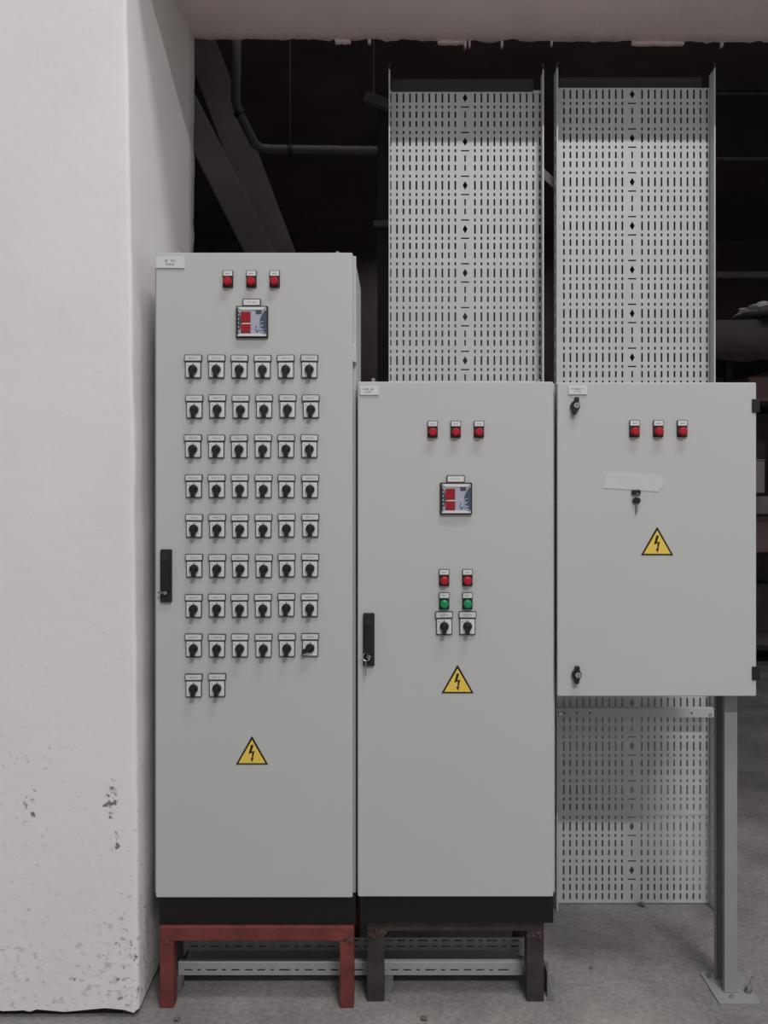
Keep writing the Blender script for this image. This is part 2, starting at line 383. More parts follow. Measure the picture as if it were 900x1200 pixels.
kb.prism([(-.0060,-.0245),(.0060,-.0245),(.0066,-.010),(.0062,.005),(.003,.0085),(-.003,.0085),(-.0062,.005),(-.0066,-.010)], -.0235, -.008)
ME['sw_knob'] = kb.mesh('knob', 'black')
ME['sw_mark'] = MB().box(-.0011,.0011,-.0068,-.006,.0150,.0195).mesh('pointer_mark', 'meterdark')
ME['sw_tick'] = MB().box(-.0165,-.0135,-.0068,-.006,.013,.0155).mesh('position_mark', 'ink')
def rotary(parent, x, z, ang=0.0, seed=0):                 # x, z: centre of the square plate
    r = random.Random(seed)
    base = link('rotary_switch', ME['sw_base'], parent, (x, 0, z), (math.radians(r.uniform(-.9,.9)), math.radians(r.uniform(-.8,.8)), math.radians(r.uniform(-.9,.9))))
    link('face_plate', ME['sw_face'], base)
    lf = link('legend_frame', ME['sw_lframe'], base, (0, 0, .0355), (math.radians(r.uniform(-1.5,1.5)), math.radians(r.uniform(-.5,.5)), 0))
    link('legend_plate', ME['sw_legend'], base, (0, 0, .0355), lf.rotation_euler)
    link('lettering', ME['sw_text'], base, (r.uniform(-.002,.002), -.0087, .0355))
    link('knob', ME['sw_knob'], base, (0, 0, .001), (0, ang+math.radians(r.uniform(-3,6)), 0), bevel=.0016)
    link('pointer_mark', ME['sw_mark'], base); link('position_mark', ME['sw_tick'], base)
    return base
ME['lp_base'] = MB().prism(rrect(-.0152,.0152,-.0165,.0165,.002), -.006, 0).mesh('indicator_lamp', 'blackmatt')
ME['lp_frame'] = MB().prism(rrect(-.0155,.0155,-.009,.009,.0015), -.007, 0).mesh('legend_frame', 'frame_dark')
ME['lp_tag'] = MB().prism(rrect(-.0135,.0135,-.0072,.0072,.001), -.008, -.0065).mesh('legend_plate', 'white')
ME['lp_text'] = strokes(.015, .0035, 6, 11).mesh('lettering', 'inkl')
def lens(m): 
    b = MB().cyl((0,0), .0128, -.006, -.019, 24, .0122); b.cyl((0,0), .0122, -.019, -.0225, 24, .0085); return b.mesh('lens', m, False)
ME['lens_red'] = lens('red'); ME['lens_green'] = lens('green')
def indicator(parent, x, z, col='red'):                    # x, z: centre of the whole unit (52 mm tall)
    b = link('indicator_lamp', ME['lp_base'], parent, (x, 0, z-.0095)); b['label'] = '%s indicator lamp with white legend plate' % col
    link('legend_frame', ME['lp_frame'], b, (0,0,.0255)); link('legend_plate', ME['lp_tag'], b, (0,0,.0255)); link('lettering', ME['lp_text'], b, (0,-.0081,.0255))
    l = link('lens', ME['lens_'+col], b); l['label'] = 'round %s plastic lens' % col
    return b
ME['mt_base'] = MB().prism(rrect(-.0484,.0484,-.0484,.0484,.003), -.008, 0).mesh('power_meter', 'black')
def ringmesh(o, i, y0, y1):
    m = MB(); 
    a = [(-o,-o),(o,-o),(o,o),(-o,o)]; b = [(-i,-i),(i,-i),(i,i),(-i,i)]
    for k in range(4):
        k2 = (k+1)%4; j = len(m.v)
        m.v += [(a[k][0],y0,a[k][1]),(a[k2][0],y0,a[k2][1]),(b[k2][0],y1,b[k2][1]),(b[k][0],y1,b[k][1])]; m.f.append([j,j+1,j+2,j+3])
    return m
ME['mt_bezel'] = ringmesh(.0445, .036, -.0085, -.0125).mesh('bezel', 'white')
ME['mt_face'] = MB().box(-.0445,.0445,-.0124,-.008,-.0405,.0405).mesh('face', 'meterface')
def meter(parent, x, z):
    b = link('power_meter', ME['mt_base'], parent, (x, 0, z), bevel=.0012); b['label'] = 'square digital power meter with red displays'
    part('face', MB().box(-.044,.044,-.0115,-.0078,-.044,.044), 'meterface', b)
    for p in ([(-.044,.044),(-.033,.0355),(.033,.0355),(.044,.044)], [(-.044,-.044),(.044,-.044),(.033,-.0365),(-.033,-.0365)]): part('bezel', MB().prism(p, -.0135, -.0112), 'white', b)
    # dark strip on the left, curved slate field on the right
    ls = [(-.044,.040)]; n = 8
    ls = [(-.044,-.038)]+[(-.044+.0115*math.sin(math.pi*(k+1)/(n+2)), -.036+.072*k/n) for k in range(n+1)]+[(-.044,.038)]
    part('scale_strip', MB().prism(ls, -.0135, -.0112), 'frame_dark', b)
    tk = MB()
    for k in range(6): tk.box(-.0405,-.0375,-.0142,-.0134,-.030+.012*k,-.0265+.012*k)
    part('scale_marks', tk, 'legend', b)
    rs = [(.044,-.034)]+[(.044,.034)]+[(.044-.0195*math.sin(math.pi*(k+.6)/(n+1.2)), .034-.068*k/n) for k in range(n+1)]
    part('slate_field', MB().prism(rs, -.0135, -.0112), 'meterblue', b)
    dk = MB(); dk.box(-.0325,-.0035,-.0137,-.011,-.004,.0295); dk.box(-.0325,-.0035,-.0137,-.011,-.0345,-.0085)
    part('display', dk, 'display', b)['label'] = 'red digital display windows'
    sg = MB()
    for zz in (.0235,.009,-.019):
        for k in range(4): sg.box(-.029+.0063*k,-.0245+.0063*k,-.0141,-.0136,zz-.0042,zz-.0032); sg.box(-.029+.0063*k,-.0245+.0063*k,-.0141,-.0136,zz+.0032,zz+.0042)
    part('display_digits', sg, 'display2', b)
    part('divider_line', MB().box(-.0285,-.001,-.0140,-.011,-.0078,-.0046), 'white', b)
    part('printed_box', strokes(.017, .0042, 5, 4, .0006).box(.0125,.0295,-.0128,-.0112,.0235,.0345), 'meterdark', b)
    bt = MB()
    for cx, cz, r in ((.031,-.006,.0058),(.0285,-.019,.0052),(.0345,-.029,.0055)):      # round letter strokes of the emblem
        bt.tube([(cx+r*math.cos(math.radians(a)), -.0138, cz+r*math.sin(math.radians(a))) for a in range(50, 321, 30)], .0011, 6)
    part('emblem', bt, 'meterink', b)
    ks = MB()
    for cx, cz in ((.0135,-.0155),(.0125,-.024),(.0185,-.0275),(.0155,-.0305)): ks.box(cx-.0018,cx+.0014,-.0124,-.0114,cz-.0022,cz+.0022)
    part('button_marks', ks, 'meterdark', b)
    lf = part('legend_frame', MB().prism(rrect(-.0275,.0275,-.011,.011,.0025), -.007, 0), 'frame_dark', b, (-.001 if x < 0 else -.001, 0, .0595))
    part('legend_plate', MB().prism(rrect(-.0245,.0245,-.0083,.0083,.0012), -.008, -.0065), 'white', b, (-.001, 0, .0595))
    part('lettering', strokes(.032, .003, 12, 9), 'inkl', b, (-.001, -.0081, .0595))
    return b
def warning(parent, x, z):                                  # x: middle, z: base line
    w, h = .0975, .0845; lab = 'yellow triangular high voltage sign with black lightning bolt'
    b = part('warning_sign', MB().prism([(-w/2,0),(w/2,0),(.0012,h),(-.0012,h)], -.0012, 0), 'signblack', parent, (x,0,z)); b['label'] = lab
    part('yellow_field', MB().prism([(-w/2+.0082,.0045),(w/2-.0082,.0045),(0,h-.0095)], -.0018, -.001), 'yellow', b)
    # a jagged arrow: two convex halves so the outline keeps its notches
    up = [(-.0100,.0325),(-.0010,.0385),(.0050,.0600),(-.0028,.0600)]
    lo = [(-.0004,.0190),(.0028,.0190),(.0088,.0425),(.0010,.0372)]
    ar = [(-.0042,.0195),(.0006,.0080),(.0056,.0205)]
    s = MB().prism(up, -.0024, -.0017); s.prism(lo, -.0024, -.0017); s.prism(ar, -.0024, -.0017)
    s.prism([(-.0100,.0325),(.0012,.0365),(.0040,.0400),(-.0010,.0400)], -.0024, -.0017)
    part('lightning_symbol', s, 'signblack', b)
def swing_handle(parent, x, z, w=.0345, h=.160):
    b = part('swing_handle', MB().prism(rrect(-w/2,w/2,-h/2,h/2,.004), -.010, 0), 'blackmatt', parent, (x,0,z), bevel=.0015); b['label'] = 'black swing handle with lock'
    part('lever', MB().prism(rrect(-.0118,.0118,-h/2+.034,h/2-.022,.009), -.021, -.009), 'black', b, bevel=.003)
    part('lever_pivot', MB().prism(rrect(-.010,.010,h/2-.040,h/2-.016,.0095), -.0245, -.018), 'blackmatt', b, bevel=.002)
    part('lock_barrel', MB().cyl((0,-h/2+.030), .0098, -.017, -.009, 22), 'black', b)
    part('lock_cylinder', MB().cyl((0,-h/2+.030), .0058, -.0185, -.016, 18), 'chrome', b)
    part('keyhole', MB().box(-.0009,.0009,-.019,-.018,-h/2+.0265,-h/2+.0335), 'black', b)
    return b
def nameplate(parent, x0, x1, z0, z1, rows, rot=0.0):
    w, h = x1-x0, z1-z0
    b = part('nameplate', MB().box(-w/2,w/2,-.004,0,-h/2,h/2), 'nameplate', parent, ((x0+x1)/2,0,(z0+z1)/2), (0,rot,0)); b['label'] = 'small white engraved nameplate'
    for k, (fw, n, sd) in enumerate(rows):
        part('lettering', strokes(w*fw, h*.16, n, sd), 'ink', b, (w*.02*(k-1), -.0041, h*(.14-.30*k)))
    return b
def lifting_bolt(parent, x, y, z):
    part('lifting_bolt', MB().tube([(0,0,0),(0,0,.008)], .009, 10).tube([(0,0,.008),(0,0,.022)], .0055, 8), 'chrome', parent, (x,y,z))

# ------------------------------------------------------------------ cabinets
def cabinet_shell(name, label, pxl, pxr, pyt, pyb, bl, br, depth, plinth_py=None, plinth=None):
    X0, X1, Z1, Z0 = wx(pxl), wx(pxr), wz(pyt), wz(pyb)
    base = wz(plinth_py) if plinth_py else Z0
    t = thing(name, label, 'cabinet', ((X0+X1)/2, 0.2, base))
    ox, oz = (X0+X1)/2, base
    off = lambda x, y, z: (x-ox, y-0.2, z-oz)
    # door: a folded tray, rounded edges
    door = part('door', MB().prism(rrect(X0-ox,X1-ox,Z0-oz,Z1-oz,.004,2), -.2, -.2+.020), 'paint', t, bevel=.0035, seg=3)
    part('door_seal', MB().box(X0-ox+.012,X1-ox-.012,-.2+.019,-.2+.029,Z0-oz+.012,Z1-oz-.012), 'seal', t)
    bx0, bx1 = wx(bl, D0+.028)-ox, wx(br, D0+.028)-ox
    # body: front flange frame + recessed side panels
    fr = MB(); z0, z1 = Z0-oz+.001, Z1-oz-.0025
    fw = .022
    y0, y1 = -.2+.028, -.2+.046
    fr.box(bx0,bx0+fw,y0,y1,z0,z1); fr.box(bx1-fw,bx1,y0,y1,z0,z1); fr.box(bx0+fw,bx1-fw,y0,y1,z1-fw,z1); fr.box(bx0+fw,bx1-fw,y0,y1,z0,z0+fw)
    part('front_frame', fr, 'paint', t, bevel=.002)
    part('body', MB().box(bx0+.003,bx1-.003,y1-.001,-.2+depth,z0+.002,z1-.003), 'paint', t, bevel=.006, seg=3)
    if plinth_py:
        a, b = wx(plinth[0])-ox, wx(plinth[1])-ox
        pl = part('plinth', MB().box(a,b,-.2+.014,-.2+depth-.02,0,Z0-oz-.001), 'plinth', t, bevel=.002); pl['label'] = 'black steel plinth'
    # mounting root so that devices can be set out in door coordinates
    return t, (lambda px: wx(px)-ox), (lambda py: wz(py)-oz), (X0,X1,Z0,Z1), (bx0,bx1,z1)
def on_door(fn, t, *a, **k):
    o = fn(t, *a, **k)
    o.location.y -= 0.2
    return o

# tall cabinet with the field of rotary switches
t1, X, Z, B1, bb1 = cabinet_shell('electrical_cabinet', 'tallest light grey cabinet with rows of rotary switches, on the red stand', 182.5, 413.2, 296, 1052, 181.5, 417.2, 0.43, 1086.5, (185, 416.8))
cols = (226.9, 254.0, 281.0, 308.4, 335.6, 363.0)
rowdx = (0, 1.4, 0, .6, .8, .9, .5, .8, .6)
for r_ in range(9):
    for c_ in range(6 if r_ < 8 else 2):
        y_top = 416.2+46.58*r_+(-.6 if c_ > 3 and r_ in (4,5,6,7) else 0)
        cy = y_top+7.6+10.1
        on_door(rotary, t1, X(cols[c_]+rowdx[r_]+random.uniform(-.3,.3)), Z(cy+random.uniform(-.3,.3)), math.radians(62) if (r_,c_) == (7,5) else 0.0, r_*10+c_)
for px in (267.6, 295.0, 322.2): on_door(indicator, t1, X(px), Z(327.2))
on_door(meter, t1, X(295.8), Z(377.8))
on_door(swing_handle, t1, X(195.3), Z(674.5))
on_door(nameplate, t1, X(182.9), X(216.6), Z(314.4), Z(301.2), ((.42,8,1),(.28,6,2)), math.radians(.6))
def warn_on(t, x, z):
    before = set(t.children); warning(t, x, z)
    for c in set(t.children)-before: c.location.y -= .2
warn_on(t1, X(295.3), Z(895.8))
for px in (204, 394): lifting_bolt(t1, X(px)*1.0, -.2+.05, bb1[2]-.003)
hg = part('hinge', MB().prism([(-.013,-.030),(.0035,-.036),(.0035,.014),(-.013,.026)], -.003, .02), 'paint', t1, (X(416.2), -.2+.010, Z(411)), bevel=.002)

# middle cabinet
t2, X, Z, B2, bb2 = cabinet_shell('electrical_cabinet', 'middle light grey cabinet with two green lamps, on the dark brown stand', 419.3, 648.6, 447.2, 1051, 418.6, 650.2, 0.40, 1084.5, (421.3, 649.5))
for px in (507, 534, 561.2): on_door(indicator, t2, X(px), Z(503))
on_door(meter, t2, X(534.3), Z(584.2))
for px in (520.5, 547.7):
    on_door(indicator, t2, X(px), Z(676.5)); on_door(indicator, t2, X(px), Z(703.7), 'green')
    on_door(rotary, t2, X(px), Z(733.8), 0.0, int(px))
on_door(swing_handle, t2, X(432.3), Z(749))
on_door(nameplate, t2, X(422), X(443.6), Z(463), Z(452.4), ((.6,8,5),(.4,6,6)))
warn_on(t2, X(536.2), Z(812.3))
lifting_bolt(t2, X(437), -.2+.05, bb2[2]-.003); lifting_bolt(t2, X(425), -.2+.30, bb2[2]-.003); lifting_bolt(t2, X(634), -.2+.05, bb2[2]-.006)

# right-hand wall cabinet
t3, X, Z, B3, bb3 = cabinet_shell('electrical_cabinet', 'right-hand short light grey cabinet with taped keys, raised on a steel post', 653.2, 886.4, 448.2, 816, 654.5, 884.8, 0.30)
for px in (743.2, 771, 798.9): on_door(indicator, t3, X(px), Z(502.3))
on_door(nameplate, t3, X(666), X(687.6), Z(462.3), Z(452.2), ((.7,9,15),(.4,6,16)))
warn_on(t3, X(770), Z(650.6))
def cam_lock(parent, x, z, ang):
    b = part('cam_lock', MB().cyl((0,0), .0142, -.012, 0, 24, .0148), 'black', parent, (x,0,z), bevel=.001); b['label'] = 'black quarter-turn lock with steel insert'
    g = MB().prism([(-.0075,.010),(.0075,.010),(.006,.026),(-.006,.026)], -.018, -.001); g.prism([(-.0055,-.026),(.0055,-.026),(.0085,-.010),(-.0085,-.010)], -.018, -.001)
    part('wing', g, 'black', b, rot=(0,ang,0), bevel=.001)
    part('lock_insert', MB().cyl((.002,.001), .0085, -.020, -.011, 20), 'chrome', b)
    part('keyway', MB().box(.0008,.0032,-.0206,-.019,-.003,.005), 'frame_dark', b)
    return b
on_door(cam_lock, t3, X(673.6), Z(476), math.radians(10)); on_door(cam_lock, t3, X(675.2), Z(790), math.radians(3))
for py in (475.6, 789):
    hm = MB().box(-.011,.012,-.004,.03,-.0205,.0205); hm.tube([(.009,.004,-.0205),(.009,.004,.0205)], .006, 10)
    part('hinge', hm, 'black', t3, (X(885.2), -.2, Z(py)), bevel=.0015)['label'] = 'black door hinge'
for px in (690, 850):      # rear arms that reach the rail bolted across the trays
    part('mounting_arm', MB().box(-.02,.02,-.2+.299,-.2+.575,0.0,.04), 'galv2', t3, (X(px), 0, .004))
part('top_strip', MB().box(0,.031,-.004,.012,0,.004), 'galv2', t3, (X(653.5), -.2+.03, Z(448.6)))

# tape and keys on the right-hand cabinet
tp = [(706.6,572),(708.5,563),(711.6,552.8),(730,553.6),(752,555.2),(773.2,556.8),(776,562),(779,567),(771.2,576.2),(748,574.6),(726,573)]
tp.reverse()
mid = (wx(743), wz(564.5))
o = part('adhesive_tape', MB().prism([(wx(a)-mid[0], wz(b)-mid[1]) for a, b in tp], -.0012, 0), 'tape', None, (mid[0], -.0002, mid[1]))
tag(o, 'strip of clear tape stuck across the right-hand cabinet door', 'tape')
k1 = part('spare_key', MB().prism(rrect(-.0135,.0135,-.0078,.0078,.004), -.006, 0), 'black', None, (wx(744.9), -.002, wz(576.9)), bevel=.0015)
tag(k1, 'small black key head right under the clear tape strip', 'key')
part('key_ring', MB().tube([(.004+.006*math.cos(a*math.pi/6), -.007, -.010+.006*math.sin(a*math.pi/6)) for a in range(12)], .0009, 6, True), 'keysteel', k1)
k2 = thing('door_key', 'hanging key with round black head and steel blade below the tape', 'key', (wx(745.4), -.002, wz(586.5)))
el = [(.0122*math.cos(2*math.pi*k/20), .0098*math.sin(2*math.pi*k/20)) for k in range(20)]
part('key_head', MB().prism(el, -.006, 0), 'black', k2, bevel=.0012)
part('key_blade', MB().prism([(-.0026,-.037),(.0012,-.039),(.0024,-.034),(.0034,-.026),(.0028,-.018),(.0036,-.008),(-.0026,-.008)], -.0042, -.0018), 'keysteel', k2)

# key in the handle of the middle cabinet
k3 = thing('cabinet_key', 'key ring hanging from the handle lock of the middle cabinet', 'key', (wx(431.2), -.020, wz(767)))
part('key_ring', MB().tube([(-.004+.011*math.cos(a*math.pi/9), -.002+.004*math.sin(a*math.pi/9), -.003+.011*math.sin(a*math.pi/9)) for a in range(18)], .0011, 6, True), 'chrome', k3)
part('key_head', MB().box(-.0012,.0012,-.016,-.001,-.006,.006), 'keysteel', k3)
part('key_blade', MB().prism([(-.0075,-.060),(-.0045,-.061),(-.0035,-.030),(-.004,-.012),(-.0075,-.012)], -.004, -.0015), 'keysteel', k3)
k4 = part('lock_key', MB().prism([(-.014,-.002),(0,-.004),(0,.004),(-.014,.003)], -.003, 0), 'keysteel', None, (wx(192.5), -.0185, wz(693.5)))
tag(k4, 'small steel key turned sideways in the handle lock of the tall cabinet', 'key')

# ------------------------------------------------------------------ stands
def weld(parent, x, y, z, s, seed, m='weld'):
    r = random.Random(seed); b = bmesh.new()
    for k in range(12):
        q = s*r.uniform(.14,.36); c = Vector((r.uniform(-s,s), r.uniform(-.003,.001), r.gauss(0,.28)*s))
        ret = bmesh.ops.create_icosphere(b, subdivisions=2, radius=q, matrix=Matrix.Translation(c))
        for v in ret['verts']: v.co += (v.co-c)*.7*noise.noise(v.co*160+Vector((seed,k,0)))
        for v in ret['verts']: v.co.y *= .55
    me = bpy.data.meshes.new('weld_bead'); b.to_mesh(me); b.free(); me.materials.append(M[m])
    link('weld_bead', me, parent, (x,y,z))
def stand(name, label, xl, xr, yf, depth, top, tube, mname, beam, bx=None):
    t = thing(name, label, 'stand', ((xl+xr)/2, yf+depth/2, 0)); ox, oy = (xl+xr)/2, yf+depth/2
    for x in (xl, xr-tube):
        for y in (yf, yf+depth-tube):
            part('leg', MB().box(x-ox,x+tube-ox,y-oy,y+tube-oy,0,top-beam-.0005), mname, t, bevel=.003)
    part('front_rail', MB().box(xl-ox,xr-ox,yf-oy,yf+tube-oy,top-beam,top), mname, t, bevel=.003)
    part('rear_rail', MB().box(xl-ox,xr-ox,yf+depth-tube-oy,yf+depth-oy,top-beam,top), mname, t, bevel=.003)
    for x in (xl, xr-tube): part('side_rail', MB().box(x-ox,x+tube-ox,yf+tube+.001-oy,yf+depth-tube-.001-oy,top-beam,top), mname, t, bevel=.003)
    return t, ox, oy
plz1 = wz(1086.5); plz2 = wz(1084.5)
s1, ox, oy = stand('cabinet_stand', 'red oxide painted square-tube stand under the tall cabinet', wx(186.8), wx(414.6), .002, .40, plz1, .0425, 'redpaint', .044)
weld(s1, wx(407)-ox, .002-oy, plz1-.043, .016, 1); weld(s1, wx(193)-ox, .002-oy, plz1-.05, .010, 2, 'redpaint')
Dg = D0+.035
s2, ox, oy = stand('cabinet_stand', 'bare dark brown steel stand under the middle cabinet', wx(430,Dg), wx(637.5,Dg), .035, .34, plz2, .053, 'browniron', .036)
weld(s2, wx(443,Dg)-ox, .034-oy, plz2-.04, .024, 3); weld(s2, wx(626,Dg)-ox, .034-oy, plz2-.045, .022, 4)
weld(s2, wx(447,Dg)-ox, .034-oy, plz2-.012, .014, 6)

# ------------------------------------------------------------------ perforated vertical cable trays
PER = 0.1662
ROWS = ((0, .034), (.0345, .0115), (.0640, .0245), (.0990, .0225), (.1313, .0115))
def perforated(width, z0, z1, zd, y):
    """flat sheet in XZ with punched slots, centred on x = 0; zd = height of one diamond"""
    m = MB(); half = width/2
    slots = []
    k0 = math.floor((z0-zd)/PER)-1
    for k in range(k0, k0+int((z1-z0)/PER)+4):
        for i, (dz, l) in enumerate(ROWS):
            c = zd+k*PER-dz
            if c-l/2 > z0+.008 and c+l/2 < z1-.003: slots.append((c, l, i))
    slots.sort()
    def quad(xa, xb, za, zb):
        i = len(m.v); m.v.extend([(xa,y,za),(xb,y,za),(xb,y,zb),(xa,y,zb)]); m.f.append([i,i+1,i+2,i+3])
    xs = [s*(0.0373+0.0246*k) for s in (-1,1) for k in range(11) if 0.0373+0.0246*k < half-.0031]
    xs.sort(); w = .0065
    left = [x for x in xs if x < 0]; right = [x for x in xs if x > 0]
    def field(cols, xa, xb):
        pz = z0
        for c, l, i in slots:
            quad(xa, xb, pz, c-l/2)
            px = xa
            for x in cols: quad(px, x-w/2, c-l/2, c+l/2); px = x+w/2
            quad(px, max(xb, px+.0003), c-l/2, c+l/2); pz = c+l/2
        quad(xa, xb, pz, z1)
    cw = .021
    field(left, -half, -cw); field(right, cw, half)
    pz = z0                                                # centre strip: diamonds, cross slots, upright slots
    for c, l, i in slots:
        if i == 0:
            h = .0165; a = .0095
            quad(-cw, cw, pz, c-h); pz = c+h
            b = len(m.v); m.v.extend([(-cw,y,c-h),(cw,y,c-h),(cw,y,c),(cw,y,c+h),(-cw,y,c+h),(-cw,y,c),(0,y,c-h),(a,y,c),(0,y,c+h),(-a,y,c)])
            m.f += [[b+0,b+6,b+9,b+5],[b+6,b+1,b+2,b+7],[b+7,b+2,b+3,b+8],[b+9,b+8,b+4,b+5]]
        else:
            sx, sz = (.0155, .0026) if i in (1,4) else (.0030, l/2)
            quad(-cw, cw, pz, c-sz); quad(-cw, -sx, c-sz, c+sz); quad(sx, cw, c-sz, c+sz); pz = c+sz
    quad(-cw, cw, pz, z1)
    return m
def sheet(name, mb, parent, loc=(0,0,0), th=.0018, m='galv'):
    me = bpy.data.meshes.new(name); me.from_pydata(mb.v, [], mb.f); me.update(); me.materials.append(M[m])
    o = link(name, me, parent, loc); s = o.modifiers.new('solidify', 'SOLIDIFY'); s.thickness = th; s.offset = 0
    return o
YT = 0.655; DT = D0+YT; DFL = DT-.06
def flange(zt, zb, side):
    # upright side of the tray with a slotted web and an inward front lip
    m = MB(); rows = []; z = zb+.05
    pz = zb
    def q(ya, yb, za, zb_):
        i = len(m.v); m.v.extend([(0,ya,za),(0,yb,za),(0,yb,zb_),(0,ya,zb_)]); m.f.append([i,i+1,i+2,i+3])
    while z < zt-.06:
        q(-.06, 0, pz, z); q(-.06, -.035, z, z+.022); q(-.028, 0, z, z+.022); pz = z+.022; z += .0555
    q(-.06, 0, pz, zt)
    i = len(m.v); m.v.extend([(0,-.06,zb),(-side*.0045,-.06,zb),(-side*.0045,-.06,zt),(0,-.06,zt)]); m.f.append([i,i+1,i+2,i+3])
    return m
def tray(label, xl, xr, ztop, splits, zds):
    cx = (xl+xr)/2; t = thing('cable_tray', label, 'cable tray', (cx, YT, 0), 'vertical cable trays')
    zs = [ztop]+splits+[.004]
    for k, (za, zb) in enumerate(zip(zs, zs[1:])):
        o = sheet('base_sheet', perforated(xr-xl-.004, zb-(0.004 if k < len(zs)-2 else 0), za, zds[k], 0), t, (0, -.003*(len(zs)-2-k), 0))
    for s, x in ((-1, xl), (1, xr)):
        sheet('side_flange', flange(ztop+.050, .004, s), t, (x-cx, 0, 0))
    part('end_plate', MB().box(-(xr-xl)/2+.008, (xr-xl)/2-.03, -.002, .004, ztop-.006, ztop+.042), 'iron', t)['label'] = 'dark steel plate at the tray top'
    for s, x in ((-1, xl), (1, xr)):
        part('end_tab', MB().tube([(0,0,0),(0,-.002,.014),(-s*.006,-.004,.026)], .0035, 6), 'iron', t, (x-cx, -.055, ztop+.046))  # dark tone puts the shade of the flange tops into the tab colour
    return t
tr1 = tray('left perforated galvanised cable tray rising behind the middle cabinet', wx(455.8,DFL), wx(637.2,DFL), wz(106,DT), [], [wz(217.4,DT)])
tr2 = tray('right perforated galvanised cable tray rising behind the short raised cabinet', wx(652.6,DFL), wx(838.2,DFL), wz(104,DT), [wz(640,DT), wz(953,DT)], [wz(214,DT), wz(874,DT), wz(968.4,DT)])
# rail across the right tray, carrying the raised cabinet
Db = DFL-.02
rl = thing('mounting_rail', 'galvanised slotted rail bolted across the right cable tray below the short cabinet', 'rail', (wx(745,Db), YT-.0825, wz(840,Db)))
rm = MB(); x0, x1 = wx(651.5,Db)-wx(745,Db), wx(836,Db)-wx(745,Db); hh = wz(829.5,Db)-wz(840,Db)
rm.box(x0, x1, -.006, -.0035, 0, hh); rm.box(x0, x1, -.0035, .018, hh-.0025, hh)
part('rail_angle', rm, 'galv2', rl, bevel=.0006)
hl = MB()
for k in range(11): 
    if k < 3 or k > 9: hl.cyl((x0+.03+k*.047, hh*.5), .0036, -.0066, -.0058, 10)
part('bolt_holes', hl, 'seal', rl)
part('bolt', MB().cyl((x1-.014, hh*.42), .006, -.012, -.006, 6), 'chrome', rl); part('bolt', MB().cyl((x0+.014, hh*.42), .006, -.012, -.006, 6), 'chrome', rl)

# floor tray between the stands
def slot_rail(x0, x1, z0, z1, rows, seed):
    r = random.Random(seed); m = MB(); h = .0048
    def q(xa, xb, za, zb):
        i = len(m.v); m.v.extend([(xa,0,za),(xb,0,za),(xb,0,zb),(xa,0,zb)]); m.f.append([i,i+1,i+2,i+3])
    pz = z0
    for zc in rows:
        q(x0, x1, pz, zc-h/2); px = x0; x = x0+.02; k = 0
        while x < x1-.05:
            l = (.024,.011,.034,.013,.026,.024)[k%6]; q(px, x, zc-h/2, zc+h/2); px = x+l; x = px+.0165; k += 1
        q(px, x1, zc-h/2, zc+h/2); pz = zc+h/2
    q(x0, x1, pz, z1)
    return m
YN, YFAR = 0.115, 0.262
DN, DFR = D0+YN, D0+YFAR
xl, xr = wx(209,DN), wx(612,DN)
ft = thing('floor_cable_tray', 'galvanised slotted cable tray lying low under both cabinet stands', 'cable tray', ((xl+xr)/2, YN, .02)); ox = (xl+xr)/2
zt, zb = wz(1127.5,DN)-.02, wz(1142.5,DN)-.02
sheet('near_side', slot_rail(xl-ox, xr-ox, zb, zt, [zb+.0165], 2), ft, m='galvdull')
part('near_lip', MB().box(xl-ox, xr-ox, -.001, .014, zt-.0012, zt+.0022), 'galv', ft)
zt2 = wz(1098.5,DFR)-.02
sheet('far_side', slot_rail(xl-ox-.02, wx(618,DFR)-ox, .0, zt2, [zt2-.047, zt2-.029, zt2-.010], 5), ft, (0, YFAR-YN, 0), m='galvdull')
part('tray_bottom', MB().box(xl-ox, xr-ox, .002, YFAR-YN-.002, zb-.002, zb), 'galvdull', ft)
for px, lean in ((206, .028), (451, .0), (637.5, .0)):      # foot brackets running front to back on the floor
    x = wx(px, DN)-ox; fb = MB()
    fb.box(x, x+.020, -.075, .16, -.019, -.016); fb.box(x, x+.003, -.055, .16, -.0155, zb if px < 600 else zt)
    if px > 600: fb.box(x-.004, x+.012, -.01, .004, -.0155, zt)
    else: fb.box(x+.003, x+.026, -.03, .003, -.0155, zb-.002)
    part('foot_bracket', fb, 'postdark', ft, bevel=.0006)

# ------------------------------------------------------------------ post of the raised cabinet
Dp = D0+.07; xp0, xp1 = wx(849,Dp), wx(864.3,Dp); topz = wz(816)-.001
ps = thing('support_post', 'grey painted steel channel post with base plate under the short cabinet', 'post', ((xp0+xp1)/2, .115, 0)); ox, oy = (xp0+xp1)/2, .115
pm = MB(); x0, x1 = xp0-ox, xp1-ox
pm.box(x0, x1, .07-oy, .0745-oy, .006, topz); pm.box(x1-.0045, x1, .0745-oy, .1555-oy, .006, topz); pm.box(x0, x1, .1555-oy, .160-oy, .006, topz)
part('channel', pm, 'postpaint', ps, bevel=.002)
part('return_lip', MB().box(x0, x0+.003, .143-oy, .155-oy, .006, topz).box(x0, x0+.003, .075-oy, .085-oy, .006, topz), 'postpaint', ps)
part('base_plate', MB().box(x0-.035, x1+.052, .02-oy, .19-oy, 0, .006), 'postpaint', ps, bevel=.001)
ab = MB().tube([(x1+.034,.075-oy,.006),(x1+.052,.078-oy,.052)], .0055, 8); part('anchor_bolt', ab, 'chrome', ps)
part('anchor_nut', MB().tube([(x1+.033,.075-oy,.006),(x1+.0365,.0755-oy,.016)], .011, 6), 'keysteel', ps)
part('anchor_bolt', MB().tube([(x0+.012,.042-oy,.006),(x0+.012,.042-oy,.020)], .006, 8), 'chrome', ps)
